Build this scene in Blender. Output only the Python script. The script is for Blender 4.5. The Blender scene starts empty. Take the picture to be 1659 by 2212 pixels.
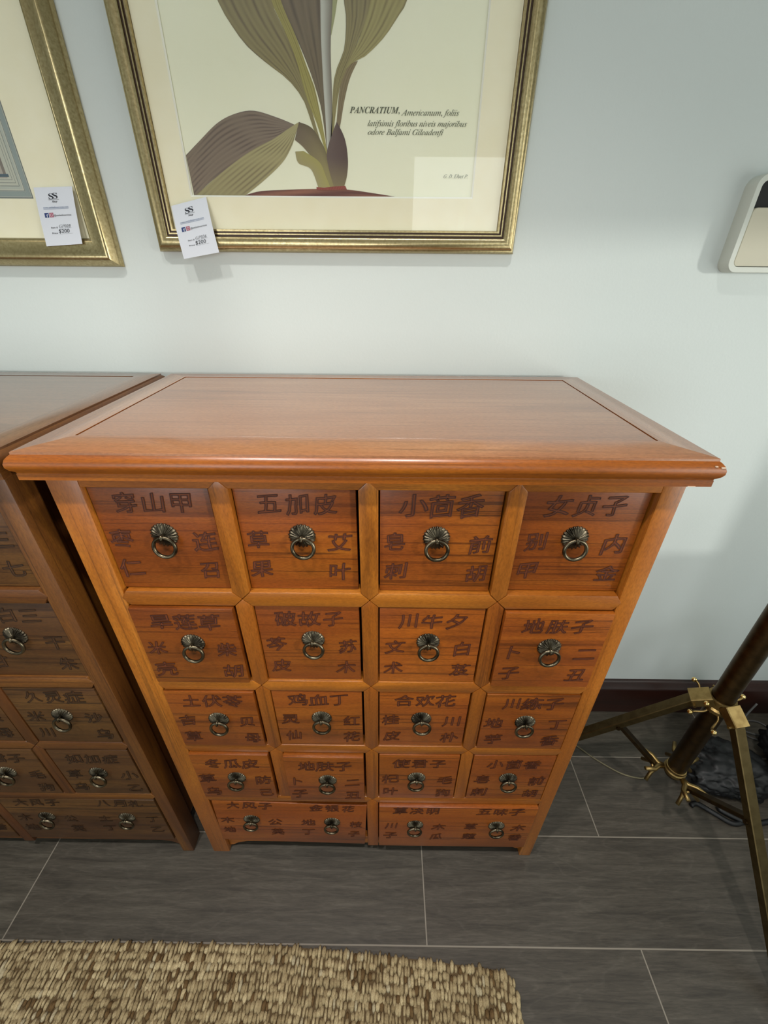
import bpy, bmesh, math, random
from mathutils import Vector, Matrix
R_ = random.Random(7)
S = 0.79                      # one drawing unit (the cabinet width) in metres
COL = bpy.context.scene.collection
PI = math.pi

# ------------------------------------------------------------------ materials
def new_mat(name):
    m = bpy.data.materials.new(name); m.use_nodes = True
    nt = m.node_tree; nt.nodes.clear()
    out = nt.nodes.new('ShaderNodeOutputMaterial')
    b = nt.nodes.new('ShaderNodeBsdfPrincipled')
    nt.links.new(b.outputs[0], out.inputs[0])
    return m, nt, b
def lin(c):
    return tuple(((x/255)/12.92 if x/255 <= .04045 else ((x/255+.055)/1.055)**2.4) for x in c) + (1,)
def node(nt, t, **kw):
    n = nt.nodes.new(t)
    for k, v in kw.items():
        if hasattr(n, k): setattr(n, k, v)
        else: n.inputs[k].default_value = v
    return n
def ramp(nt, fac, stops):
    r = nt.nodes.new('ShaderNodeValToRGB'); e = r.color_ramp.elements
    while len(e) < len(stops): e.new(.5)
    for i, (p, c) in enumerate(stops): e[i].position = p; e[i].color = c
    nt.links.new(fac, r.inputs[0]); return r.outputs[0]
def mixc(nt, fac, a, b, mode='MIX'):
    m = nt.nodes.new('ShaderNodeMix'); m.data_type = 'RGBA'; m.blend_type = mode
    for s, v in ((m.inputs[0], fac), (m.inputs[6], a), (m.inputs[7], b)):
        if hasattr(v, 'node'): nt.links.new(v, s)
        else: s.default_value = v
    return m.outputs[2]
def flat(name, c, rough=.5, metal=0., coat=0., spec=.5):
    m, nt, b = new_mat(name)
    b.inputs['Base Color'].default_value = lin(c); b.inputs['Roughness'].default_value = rough
    b.inputs['Metallic'].default_value = metal; b.inputs['Coat Weight'].default_value = coat
    b.inputs['Specular IOR Level'].default_value = spec
    return m
def wood(name, dark, mid, light, axis='x', rough=.34, coat=.25, streak=.75, scale=1.0, bump=.05, red=None):
    m, nt, b = new_mat(name)
    tc = node(nt, 'ShaderNodeTexCoord'); oi = node(nt, 'ShaderNodeObjectInfo')
    sh = node(nt, 'ShaderNodeVectorMath', operation='MULTIPLY_ADD')
    cmb = node(nt, 'ShaderNodeCombineXYZ')
    for i in range(3): nt.links.new(oi.outputs['Random'], cmb.inputs[i])
    nt.links.new(cmb.outputs[0], sh.inputs[0]); sh.inputs[1].default_value = (7.3, 5.1, 9.7)
    nt.links.new(tc.outputs['Object'], sh.inputs[2])
    def coords(along, across):
        mp = node(nt, 'ShaderNodeMapping')
        mp.inputs['Scale'].default_value = tuple((along if 'xyz'[i] == axis else across)*scale for i in range(3))
        nt.links.new(sh.outputs[0], mp.inputs[0]); return mp.outputs[0]
    n1 = node(nt, 'ShaderNodeTexNoise', Scale=1., Detail=5., Roughness=.6, Distortion=.9)
    nt.links.new(coords(2.2, 22), n1.inputs['Vector'])
    base = ramp(nt, n1.outputs[0], [(.28, lin(dark)), (.5, lin(mid)), (.74, lin(light))])
    n2 = node(nt, 'ShaderNodeTexNoise', Scale=1., Detail=4., Roughness=.5, Distortion=.8)
    nt.links.new(coords(2.4, 200), n2.inputs['Vector'])
    st = ramp(nt, n2.outputs[0], [(.38, (1, 1, 1, 1)), (.43, (0, 0, 0, 1))])
    k = node(nt, 'ShaderNodeMath', operation='MULTIPLY'); k.inputs[1].default_value = streak
    nt.links.new(st, k.inputs[0])
    c2 = mixc(nt, k.outputs[0], base, tuple(x*.42 for x in lin(dark)[:3])+(1,))
    n3 = node(nt, 'ShaderNodeTexNoise', Scale=1., Detail=2., Roughness=.5)
    nt.links.new(coords(3, 6), n3.inputs['Vector'])
    bl = ramp(nt, n3.outputs[0], [(.38, lin(red or mid)), (.62, (1, 1, 1, 1))])
    blf = ramp(nt, n3.outputs[0], [(.42, (.45, .45, .45, 1)), (.6, (0, 0, 0, 1))])
    c3 = mixc(nt, blf, c2, lin(red or dark))
    n4 = node(nt, 'ShaderNodeTexNoise', Scale=1., Detail=2., Roughness=.6)
    nt.links.new(coords(160, 620), n4.inputs['Vector'])
    po = ramp(nt, n4.outputs[0], [(.3, (.78, .78, .78, 1)), (.62, (1.08, 1.08, 1.08, 1))])
    c3 = mixc(nt, 1., c3, po, 'MULTIPLY')
    c3 = mixc(nt, 1., c3, oi.outputs['Color'], 'MULTIPLY')
    hsv = node(nt, 'ShaderNodeHueSaturation')
    mr = node(nt, 'ShaderNodeMapRange'); mr.inputs['To Min'].default_value = .94; mr.inputs['To Max'].default_value = 1.06
    nt.links.new(oi.outputs['Random'], mr.inputs[0]); nt.links.new(mr.outputs[0], hsv.inputs['Value'])
    nt.links.new(c3, hsv.inputs['Color']); nt.links.new(hsv.outputs[0], b.inputs['Base Color'])
    b.inputs['Roughness'].default_value = rough; b.inputs['Coat Weight'].default_value = coat
    b.inputs['Coat Roughness'].default_value = .22
    bp = node(nt, 'ShaderNodeBump', Strength=bump, Distance=.002); nt.links.new(n2.outputs[0], bp.inputs['Height'])
    nt.links.new(bp.outputs[0], b.inputs['Normal'])
    return m

M = {}
FR = ((120, 66, 17), (164, 96, 26), (188, 118, 40))
DR = ((110, 55, 13), (148, 77, 18), (168, 96, 27))
for ax in 'xyz':
    M['frame_'+ax] = wood('honey wood '+ax, *FR, axis=ax, streak=.42, red=(146, 78, 24))
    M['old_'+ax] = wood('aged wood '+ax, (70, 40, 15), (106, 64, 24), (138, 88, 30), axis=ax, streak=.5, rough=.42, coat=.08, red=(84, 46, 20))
for ax in 'xy':
    M['nose_'+ax] = wood('honey wood edge '+ax, (112, 58, 10), (152, 82, 14), (172, 102, 24), axis=ax, streak=.4, red=(136, 68, 14))
M['drawer'] = wood('red brown drawer wood', *DR, axis='x', streak=.7, red=(136, 64, 24))
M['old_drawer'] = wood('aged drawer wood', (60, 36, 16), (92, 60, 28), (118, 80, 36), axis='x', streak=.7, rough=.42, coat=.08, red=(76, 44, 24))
M['top_x'] = wood('table top wood', (138, 88, 56), (164, 110, 72), (178, 126, 86), axis='x', streak=.35, rough=.36, coat=1., bump=.02, red=(154, 98, 58))
M['top_y'] = wood('table top wood y', (138, 88, 56), (164, 110, 72), (178, 126, 86), axis='y', streak=.35, rough=.36, coat=1., bump=.02, red=(154, 98, 58))
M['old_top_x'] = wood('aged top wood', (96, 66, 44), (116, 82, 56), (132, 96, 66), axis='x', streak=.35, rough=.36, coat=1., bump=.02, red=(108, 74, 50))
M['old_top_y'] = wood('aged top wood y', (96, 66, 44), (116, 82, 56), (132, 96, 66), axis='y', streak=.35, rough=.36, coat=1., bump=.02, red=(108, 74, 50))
M['dark_in'] = flat('dark interior wood', (34, 20, 10), .7)
M['ink'] = flat('carved groove edge', (66, 30, 18), .6)
M['ink_in'] = flat('carved groove floor', (116, 57, 26), .5)
M['ink_old'] = flat('carved groove edge aged', (36, 22, 10), .6)
M['ink_in_old'] = flat('carved groove floor aged', (82, 50, 22), .5)
M['chip'] = flat('bare chipped wood', (214, 186, 160), .7)
M['base'] = wood('dark mahogany baseboard', (34, 13, 8), (48, 20, 12), (60, 27, 16), axis='x', streak=.3, rough=.35)
M['white'] = flat('white plastic', (212, 216, 206), .4)
M['panel'] = flat('beige panel', (205, 200, 178), .55)
M['black'] = flat('black window', (6, 6, 7), .6)
M['paper'] = flat('tag paper', (226, 230, 238), .8)
M['tag_black'] = flat('tag black print', (30, 32, 44), .7)
M['tag_blue'] = flat('tag blue print', (88, 112, 150), .7)
M['tag_icon'] = flat('tag blue icon', (48, 66, 120), .7)
M['tag_pink'] = flat('tag pink icon', (176, 92, 112), .7)
M['tag_pen'] = flat('tag pen writing', (60, 62, 68), .7)
M['tag_pencil'] = flat('tag pencil writing', (128, 130, 134), .7)
M['caption'] = flat('caption ink', (92, 96, 80), .8)
M['cloth'] = None
M['cord'] = flat('olive cord', (112, 104, 78), .6)
M['wire'] = flat('grey wire', (90, 90, 88), .5)

def mat_brass(name, c, rough, noise=True, cdark=None):
    m, nt, b = new_mat(name)
    tc = node(nt, 'ShaderNodeTexCoord')
    n = node(nt, 'ShaderNodeTexNoise', Scale=60., Detail=4.); nt.links.new(tc.outputs['Object'], n.inputs['Vector'])
    col = ramp(nt, n.outputs[0], [(.35, lin(cdark or tuple(int(x*.7) for x in c))), (.6, lin(c))])
    nt.links.new(col, b.inputs['Base Color'])
    b.inputs['Metallic'].default_value = 1.; b.inputs['Roughness'].default_value = rough
    return m
M['pull'] = mat_brass('antique pewter pull', (122, 112, 92), .34, cdark=(70, 62, 48))
M['pull_dark'] = mat_brass('darkened backplate', (104, 96, 80), .40, cdark=(50, 44, 36))
M['brass'] = mat_brass('antique brass', (150, 128, 82), .42, cdark=(128, 106, 66))
M['brass_leg'] = mat_brass('dull brass leg', (102, 88, 58), .45, cdark=(90, 76, 48))
M['brass_dark'] = mat_brass('bronzed tube', (84, 66, 42), .40, cdark=(68, 54, 36))
M['gold_ball'] = mat_brass('bright brass ball', (236, 206, 140), .16, cdark=(220, 190, 120))

def gilt():
    m, nt, b = new_mat('antique gilt frame')
    tc = node(nt, 'ShaderNodeTexCoord')
    n = node(nt, 'ShaderNodeTexNoise', Scale=240., Detail=4., Roughness=.6); nt.links.new(tc.outputs['Object'], n.inputs['Vector'])
    n2 = node(nt, 'ShaderNodeTexNoise', Scale=8., Detail=3.); nt.links.new(tc.outputs['Object'], n2.inputs['Vector'])
    c = ramp(nt, n.outputs[0], [(.3, lin((160, 143, 102))), (.52, lin((186, 169, 126))), (.75, lin((204, 189, 148)))])
    c = mixc(nt, ramp(nt, n2.outputs[0], [(.4, (0, 0, 0, 1)), (.7, (.5, .5, .5, 1))]), c, lin((164, 145, 103)))
    nt.links.new(c, b.inputs['Base Color'])
    b.inputs['Metallic'].default_value = .9; b.inputs['Roughness'].default_value = .27
    bp = node(nt, 'ShaderNodeBump', Strength=.06, Distance=.001); nt.links.new(n.outputs[0], bp.inputs['Height'])
    nt.links.new(bp.outputs[0], b.inputs['Normal'])
    return m
M['gilt'] = gilt()
M['gilt_dark'] = flat('frame groove brown', (66, 46, 34), .4, .3)
M['bevel'] = flat('white mat bevel', (252, 252, 240), .8)
def paperish(name, c, c2, sc=30):
    m, nt, b = new_mat(name)
    tc = node(nt, 'ShaderNodeTexCoord')
    n = node(nt, 'ShaderNodeTexNoise', Scale=sc, Detail=4.); nt.links.new(tc.outputs['Object'], n.inputs['Vector'])
    nt.links.new(ramp(nt, n.outputs[0], [(.3, lin(c)), (.7, lin(c2))]), b.inputs['Base Color'])
    b.inputs['Roughness'].default_value = .85; return m
M['mat'] = paperish('cream mat board', (250, 244, 212), (253, 248, 219))
M['print'] = paperish('aged print paper', (250, 251, 221), (253, 254, 228), 8)
M['wallpaint'] = None
def attr_mat(name, rough=.85, noise_amt=.0):
    m, nt, b = new_mat(name)
    a = node(nt, 'ShaderNodeAttribute', attribute_name='tone')
    nt.links.new(a.outputs['Color'], b.inputs['Base Color']); b.inputs['Roughness'].default_value = rough
    return m
M['inkcolor'] = attr_mat('coloured printing ink')
M['jute'] = attr_mat('jute yarn', 1.)
def fuzz(m):
    nt = m.node_tree; b = next(n for n in nt.nodes if n.type == 'BSDF_PRINCIPLED'); a = next(n for n in nt.nodes if n.type == 'ATTRIBUTE')
    tc = node(nt, 'ShaderNodeTexCoord'); mp = node(nt, 'ShaderNodeMapping'); mp.inputs['Scale'].default_value = (900, 380, 600)
    n = node(nt, 'ShaderNodeTexNoise', Scale=1., Detail=3., Roughness=.7); nt.links.new(tc.outputs['Object'], mp.inputs[0]); nt.links.new(mp.outputs[0], n.inputs['Vector'])
    c = mixc(nt, 1., a.outputs['Color'], ramp(nt, n.outputs[0], [(.3, (.55, .53, .5, 1)), (.52, (1, 1, 1, 1)), (.75, (1.35, 1.35, 1.3, 1))]), 'MULTIPLY')
    nt.links.new(c, b.inputs['Base Color']); b.inputs['Specular IOR Level'].default_value = .1
    bp = node(nt, 'ShaderNodeBump', Strength=.9, Distance=.002); nt.links.new(n.outputs[0], bp.inputs['Height']); nt.links.new(bp.outputs[0], b.inputs['Normal'])
fuzz(M['jute'])
def glass():
    m = bpy.data.materials.new('picture glass'); m.use_nodes = True
    nt = m.node_tree; nt.nodes.clear()
    o = node(nt, 'ShaderNodeOutputMaterial'); t = node(nt, 'ShaderNodeBsdfTransparent'); g = node(nt, 'ShaderNodeBsdfGlossy')
    t.inputs[0].default_value = (1., 1., 1., 1); g.inputs['Roughness'].default_value = .01
    f = node(nt, 'ShaderNodeFresnel', IOR=1.45); x = node(nt, 'ShaderNodeMixShader')
    k = node(nt, 'ShaderNodeMath', operation='MULTIPLY'); k.inputs[1].default_value = 1.15
    gm = node(nt, 'ShaderNodeNewGeometry'); fb = node(nt, 'ShaderNodeMath', operation='SUBTRACT'); fb.inputs[0].default_value = 1.
    k2 = node(nt, 'ShaderNodeMath', operation='MULTIPLY')
    nt.links.new(gm.outputs['Backfacing'], fb.inputs[1]); nt.links.new(f.outputs[0], k.inputs[0])
    nt.links.new(k.outputs[0], k2.inputs[0]); nt.links.new(fb.outputs[0], k2.inputs[1])
    nt.links.new(k2.outputs[0], x.inputs[0]); nt.links.new(t.outputs[0], x.inputs[1]); nt.links.new(g.outputs[0], x.inputs[2])
    nt.links.new(x.outputs[0], o.inputs[0]); return m
M['glass'] = glass()
def wallpaint(name, c, bump=.12):
    m, nt, b = new_mat(name)
    tc = node(nt, 'ShaderNodeTexCoord')
    n = node(nt, 'ShaderNodeTexNoise', Scale=170., Detail=3., Roughness=.6); nt.links.new(tc.outputs['Object'], n.inputs['Vector'])
    n2 = node(nt, 'ShaderNodeTexNoise', Scale=1.4, Detail=2.); nt.links.new(tc.outputs['Object'], n2.inputs['Vector'])
    col = ramp(nt, n2.outputs[0], [(.3, lin(c)), (.7, lin(tuple(min(255, x+5) for x in c)))])
    nt.links.new(col, b.inputs['Base Color']); b.inputs['Roughness'].default_value = .55
    bp = node(nt, 'ShaderNodeBump', Strength=bump, Distance=.0015); nt.links.new(n.outputs[0], bp.inputs['Height'])
    nt.links.new(bp.outputs[0], b.inputs['Normal']); return m
M['wallpaint'] = wallpaint('white wall paint', (211, 219, 216))
M['ceiling'] = wallpaint('ceiling paint', (225, 226, 222))
def floor_mat():
    m, nt, b = new_mat('dark wood look floor tile')
    tc = node(nt, 'ShaderNodeTexCoord')
    mp = node(nt, 'ShaderNodeMapping'); mp.inputs['Scale'].default_value = (1/S, 1/S, 1/S)
    mp.inputs['Location'].default_value = (-.148+.5825, .205, 0)
    nt.links.new(tc.outputs['Object'], mp.inputs[0])
    br = node(nt, 'ShaderNodeTexBrick', offset=.5, offset_frequency=2, squash=1., squash_frequency=2)
    br.inputs['Scale'].default_value = 1.; br.inputs['Brick Width'].default_value = 1.165
    br.inputs['Row Height'].default_value = .2575; br.inputs['Mortar Size'].default_value = .0019
    br.inputs['Mortar Smooth'].default_value = .2; br.inputs['Bias'].default_value = 0.
    br.inputs['Color1'].default_value = (0, 0, 0, 1); br.inputs['Color2'].default_value = (1, 1, 1, 1)
    br.inputs['Mortar'].default_value = (.5, .5, .5, 1)
    nt.links.new(mp.outputs[0], br.inputs['Vector'])
    # every plank shifts its own grain
    off = node(nt, 'ShaderNodeVectorMath', operation='MULTIPLY_ADD'); off.inputs[1].default_value = (13., 5., 3.)
    nt.links.new(br.outputs['Color'], off.inputs[0]); nt.links.new(mp.outputs[0], off.inputs[2])
    g1 = node(nt, 'ShaderNodeMapping'); g1.inputs['Scale'].default_value = (3, 38, 1); nt.links.new(off.outputs[0], g1.inputs[0])
    n1 = node(nt, 'ShaderNodeTexNoise', Scale=1.4, Detail=6., Roughness=.65, Distortion=.8); nt.links.new(g1.outputs[0], n1.inputs['Vector'])
    g2 = node(nt, 'ShaderNodeMapping'); g2.inputs['Scale'].default_value = (1.6, 7, 1); nt.links.new(off.outputs[0], g2.inputs[0])
    n2 = node(nt, 'ShaderNodeTexNoise', Scale=1., Detail=3., Roughness=.45); nt.links.new(g2.outputs[0], n2.inputs['Vector'])
    w = node(nt, 'ShaderNodeMath', operation='MULTIPLY'); w.inputs[1].default_value = 15.; nt.links.new(n2.outputs[0], w.inputs[0])
    fr = node(nt, 'ShaderNodeMath', operation='FRACT'); nt.links.new(w.outputs[0], fr.inputs[0])
    ring = ramp(nt, fr.outputs[0], [(0, (.0, .0, .0, 1)), (.08, (.10, .10, .10, 1)), (.25, (0, 0, 0, 1))])
    base = ramp(nt, n1.outputs[0], [(.25, lin((64, 60, 53))), (.5, lin((90, 85, 76))), (.75, lin((110, 105, 95)))])
    tone = mixc(nt, br.outputs['Color'], lin((168, 156, 150)), lin((198, 196, 184)))
    c = mixc(nt, 1., base, tone, 'MULTIPLY')
    c = mixc(nt, .62, base, c)
    c = mixc(nt, ring, c, lin((118, 112, 102)))
    g3 = node(nt, 'ShaderNodeMapping'); g3.inputs['Scale'].default_value = (30, 320, 1); nt.links.new(off.outputs[0], g3.inputs[0])
    n3 = node(nt, 'ShaderNodeTexNoise', Scale=1., Detail=3., Roughness=.7, Distortion=.6); nt.links.new(g3.outputs[0], n3.inputs['Vector'])
    c = mixc(nt, 1., c, ramp(nt, n3.outputs[0], [(.3, (.72, .72, .72, 1)), (.6, (1.06, 1.06, 1.06, 1)), (.8, (1.3, 1.3, 1.3, 1))]), 'MULTIPLY')
    c = mixc(nt, br.outputs['Fac'], c, lin((134, 126, 114)))
    nt.links.new(c, b.inputs['Base Color']); b.inputs['Roughness'].default_value = .5
    b.inputs['Specular IOR Level'].default_value = .4
    inv = node(nt, 'ShaderNodeMath', operation='MULTIPLY_ADD'); inv.inputs[1].default_value = -1.; nt.links.new(br.outputs['Fac'], inv.inputs[0])
    h = node(nt, 'ShaderNodeMath', operation='MULTIPLY'); h.inputs[1].default_value = .35; nt.links.new(n1.outputs[0], h.inputs[0])
    nt.links.new(h.outputs[0], inv.inputs[2])
    bp = node(nt, 'ShaderNodeBump', Strength=.25, Distance=.002); nt.links.new(inv.outputs[0], bp.inputs['Height'])
    nt.links.new(bp.outputs[0], b.inputs['Normal']); return m
M['floor'] = floor_mat()
def cloth_mat():
    m, nt, b = new_mat('black nylon cloth')
    tc = node(nt, 'ShaderNodeTexCoord')
    n = node(nt, 'ShaderNodeTexNoise', Scale=25., Detail=5.); nt.links.new(tc.outputs['Object'], n.inputs['Vector'])
    nt.links.new(ramp(nt, n.outputs[0], [(.35, lin((7, 7, 8))), (.7, lin((19, 19, 21)))]), b.inputs['Base Color'])
    b.inputs['Roughness'].default_value = .5
    return m
M['cloth'] = cloth_mat()

# ------------------------------------------------------------------ mesh building
class MB:
    def __init__(self): self.bm = bmesh.new(); self.cols = None
    def merge(self, other, mat=None):
        me = bpy.data.meshes.new('tmp'); other.to_mesh(me); other.free()
        if mat: me.transform(mat)
        self.bm.from_mesh(me); bpy.data.meshes.remove(me)
    def box(self, x0, x1, y0, y1, z0, z1, bev=0., seg=1, mat=None):
        b = bmesh.new(); bmesh.ops.create_cube(b, size=1)
        for v in b.verts:
            v.co = Vector(((x0+x1)/2+v.co.x*(x1-x0), (y0+y1)/2+v.co.y*(y1-y0), (z0+z1)/2+v.co.z*(z1-z0)))
        if bev: bmesh.ops.bevel(b, geom=b.edges[:], offset=bev, segments=seg, profile=.6, affect='EDGES')
        self.merge(b, mat)
    def prism(self, poly, a, b_, axis='y', bev=0., seg=1, mat=None):
        """extrude a 2-D outline along an axis; poly is (x,z) for y, (x,y) for z, (y,z) for x"""
        b = bmesh.new()
        def P(p, t): return {'y': (p[0], t, p[1]), 'z': (p[0], p[1], t), 'x': (t, p[0], p[1])}[axis]
        v0 = [b.verts.new(P(p, a)) for p in poly]; v1 = [b.verts.new(P(p, b_)) for p in poly]
        n = len(poly); b.faces.new(v0); b.faces.new(v1[::-1])
        for i in range(n): b.faces.new((v0[i], v1[i], v1[(i+1) % n], v0[(i+1) % n]))
        bmesh.ops.recalc_face_normals(b, faces=b.faces[:])
        if bev: bmesh.ops.bevel(b, geom=b.edges[:], offset=bev, segments=seg, profile=.6, affect='EDGES')
        self.merge(b, mat)
    def tube(self, pts, r, seg=10, closed=False, cap=True, radii=None, flat_=None):
        b = bmesh.new(); pts = [Vector(p) for p in pts]; n = len(pts); rings = []; up = None
        for i, p in enumerate(pts):
            if closed: d = pts[(i+1) % n]-pts[i-1]
            else: d = pts[min(i+1, n-1)]-pts[max(i-1, 0)]
            d.normalize()
            if up is None:
                up = Vector((0, 0, 1)) if abs(d.z) < .9 else Vector((1, 0, 0))
            s = d.cross(up).normalized(); up = s.cross(d).normalized()
            rr = radii[i] if radii else r
            rings.append([b.verts.new(p+rr*(math.cos(2*PI*k/seg)*s+math.sin(2*PI*k/seg)*up)) for k in range(seg)])
        m = n if closed else n-1
        for i in range(m):
            A, B = rings[i], rings[(i+1) % n]
            for k in range(seg): b.faces.new((A[k], A[(k+1) % seg], B[(k+1) % seg], B[k]))
        if cap and not closed: b.faces.new(rings[0][::-1]); b.faces.new(rings[-1])
        bmesh.ops.recalc_face_normals(b, faces=b.faces[:]); self.merge(b)
    def lathe(self, prof, c, seg=24, mat=None):
        b = bmesh.new(); rings = []
        for r, z in prof:
            rings.append([b.verts.new((r*math.cos(2*PI*k/seg), r*math.sin(2*PI*k/seg), z)) for k in range(seg)])
        for A, B in zip(rings, rings[1:]):
            for k in range(seg): b.faces.new((A[k], A[(k+1) % seg], B[(k+1) % seg], B[k]))
        b.faces.new(rings[0][::-1]); b.faces.new(rings[-1])
        bmesh.ops.remove_doubles(b, verts=b.verts[:], dist=1e-6)
        bmesh.ops.recalc_face_normals(b, faces=b.faces[:])
        self.merge(b, Matrix.Translation(c) @ (mat or Matrix()))
    def ball(self, c, r, seg=14):
        b = bmesh.new(); bmesh.ops.create_uvsphere(b, u_segments=seg, v_segments=seg//2+2, radius=r)
        self.merge(b, Matrix.Translation(c))
    def beam(self, a, b_, w, h, bev=0., up=(0, 0, 1), w2=None, h2=None):
        """rectangular bar from a to b_"""
        a, b_ = Vector(a), Vector(b_); d = (b_-a); L = d.length; d.normalize()
        s = d.cross(Vector(up)).normalized(); u = s.cross(d)
        m = Matrix((s, d, u)).transposed().to_4x4(); m.translation = (a+b_)/2
        self.box(-w/2, w/2, -L/2, L/2, -h/2, h/2, bev, 1, m)
    def build(self, name, mat, parent=None, smooth=False, origin=None):
        o0 = Vector(origin) if origin is not None else Vector((0, 0, 0))
        p = parent; 
        if parent is not None:
            o0 = Vector((0, 0, 0))
            while p is not None: o0 = o0+p.location; p = p.parent
        me = bpy.data.meshes.new(name)
        bmesh.ops.translate(self.bm, verts=self.bm.verts[:], vec=-o0)
        self.bm.to_mesh(me); self.bm.free()
        if smooth:
            me.shade_smooth()
            if smooth != True: me.set_sharp_from_angle(angle=smooth)
        for mm in (mat if isinstance(mat, (list, tuple)) else [mat]): me.materials.append(mm)
        o = bpy.data.objects.new(name, me); COL.objects.link(o)
        if parent is not None: o.parent = parent
        else: o.location = o0
        return o
def raw(name, verts, faces, mat, parent=None, cols=None, smooth=False, fmat=None):
    o0 = Vector((0, 0, 0)); p = parent
    while p is not None: o0 = o0+p.location; p = p.parent
    me = bpy.data.meshes.new(name)
    me.from_pydata([tuple(Vector(v)-o0) for v in verts], [], faces)
    if cols is not None:
        a = me.color_attributes.new('tone', 'FLOAT_COLOR', 'POINT')
        for i, c in enumerate(cols): a.data[i].color = c
    if smooth: me.shade_smooth()
    for mm in (mat if isinstance(mat, (list, tuple)) else [mat]): me.materials.append(mm)
    if fmat:
        for f, k in zip(me.polygons, fmat): f.material_index = k
    o = bpy.data.objects.new(name, me); COL.objects.link(o)
    if parent is not None: o.parent = parent
    return o
def thing(name, loc, label, cat, group=None):
    o = bpy.data.objects.new(name, None); COL.objects.link(o); o.location = loc; o.empty_display_size = .05
    o['label'] = label; o['category'] = cat
    if group: o['group'] = group
    return o
def tag(o, label, cat, group=None):
    o['label'] = label; o['category'] = cat
    if group: o['group'] = group
def structure(o): o['kind'] = 'structure'; return o

_txt = {}
def glyph(s, offset=0., res=3):
    """outline of a string in the built-in lettering: (verts, faces, xmin, xmax, ymin, ymax)"""
    key = (s, offset, res)
    if key not in _txt:
        c = bpy.data.curves.new('lettering', 'FONT'); c.body = s; c.offset = offset; c.resolution_u = res
        o = bpy.data.objects.new('lettering', c); COL.objects.link(o); bpy.context.view_layer.update()
        ev = o.evaluated_get(bpy.context.evaluated_depsgraph_get()); me = ev.to_mesh()
        vs = [v.co.to_tuple() for v in me.vertices]; fs = [tuple(p.vertices) for p in me.polygons]
        ev.to_mesh_clear(); bpy.data.objects.remove(o); bpy.data.curves.remove(c)
        xs = [v[0] for v in vs] or [0, 1]; ys = [v[1] for v in vs] or [0, 1]
        _txt[key] = (vs, fs, min(xs), max(xs), min(ys), max(ys))
    return _txt[key]

# ------------------------------------------------------------------ the room
WY = .5278                       # the wall behind the cabinets
XR, XL, YF, ZC = 1.72, -3.2, -4.2, 3.35
def wallbox(name, mat, *a, holes=None):
    m = MB()
    for q in (holes or [a]): m.box(*q)
    return structure(m.build(name, mat))
T_ = .12
wallbox('floor', M['floor'], XL-T_, XR+T_, YF-T_, WY+T_, -.06, 0)
wallbox('wall_back', M['wallpaint'], XL, XR, WY, WY+T_, 0, ZC)
wallbox('ceiling', M['ceiling'], XL-T_, XR+T_, YF-T_, WY+T_, ZC, ZC+.06)
wallbox('wall_left', M['wallpaint'], XL-T_, XL, YF-T_, WY+T_, 0, ZC)
# right wall with a tall window opening, front wall with a wide shop window
WR = (-2.3, .12, .76, 1.755)      # y0,y1,z0,z1
wallbox('wall_right', M['wallpaint'], holes=[
    (XR, XR+T_, YF-T_, WR[0], 0, ZC), (XR, XR+T_, WR[1], WY+T_, 0, ZC),
    (XR, XR+T_, WR[0], WR[1], 0, WR[2]), (XR, XR+T_, WR[0], WR[1], WR[3], ZC)])
WF = (-2.9, -.7, .5, 1.95)        # x0,x1,z0,z1
WD = (.25, 1.5, 1.85, 2.7)       # high window
wallbox('wall_front', M['wallpaint'], holes=[
    (XL, WF[0], YF-T_, YF, 0, ZC), (WF[1], WD[0], YF-T_, YF, 0, ZC), (WD[1], XR, YF-T_, YF, 0, ZC),
    (WF[0], WF[1], YF-T_, YF, 0, WF[2]), (WF[0], WF[1], YF-T_, YF, WF[3], ZC), (WD[0], WD[1], YF-T_, YF, 0, WD[2]), (WD[0], WD[1], YF-T_, YF, WD[3], ZC)])
m = MB()
y0, y1, z0, z1 = WR
for q in ((y0, y0+.06, z0, z1), (y1-.06, y1, z0, z1), (y0+.06, y1-.06, z0, z0+.06), (y0+.06, y1-.06, z1-.06, z1), ((y0+y1)/2-.03, (y0+y1)/2+.03, z0+.06, z1-.06)):
    m.box(XR+.03, XR+.09, *q)
structure(m.build('window_1', M['white']))
for wn, (x0, x1, z0, z1) in (('window_2', WF), ('window_3', WD)):
    m = MB()
    for q in ((x0, x0+.06, z0, z1), (x1-.06, x1, z0, z1), (x0+.06, x1-.06, z0, z0+.06), (x0+.06, x1-.06, z1-.06, z1), ((x0+x1)/2-.03, (x0+x1)/2+.03, z0+.06, z1-.06)):
        m.box(q[0], q[1], YF-.09, YF-.03, q[2], q[3])
    structure(m.build(wn, M['white']))
for i, x in enumerate((-.75, .12)):  # added out-of-view ceiling rings for the two fill spots
    m = MB(); m.lathe([(.052, 0), (.075, -.004), (.082, -.010), (.082, -.014), (.056, -.014), (.050, -.004), (.050, 0)][::-1], (x, -.78, ZC+.0), 32)
    structure(m.build('added_spot_trim_%d' % (i+1), M['white']))
m = MB()
prof = [(WY, 0), (WY-.03, 0), (WY-.03, .135), (WY-.026, .145), (WY-.02, .15), (WY-.016, .165), (WY-.01, .171), (WY, .171)]
m.prism(prof, XL, XR, 'x')
structure(m.build('baseboard_back', M['base'], smooth=math.radians(40)))

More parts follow.
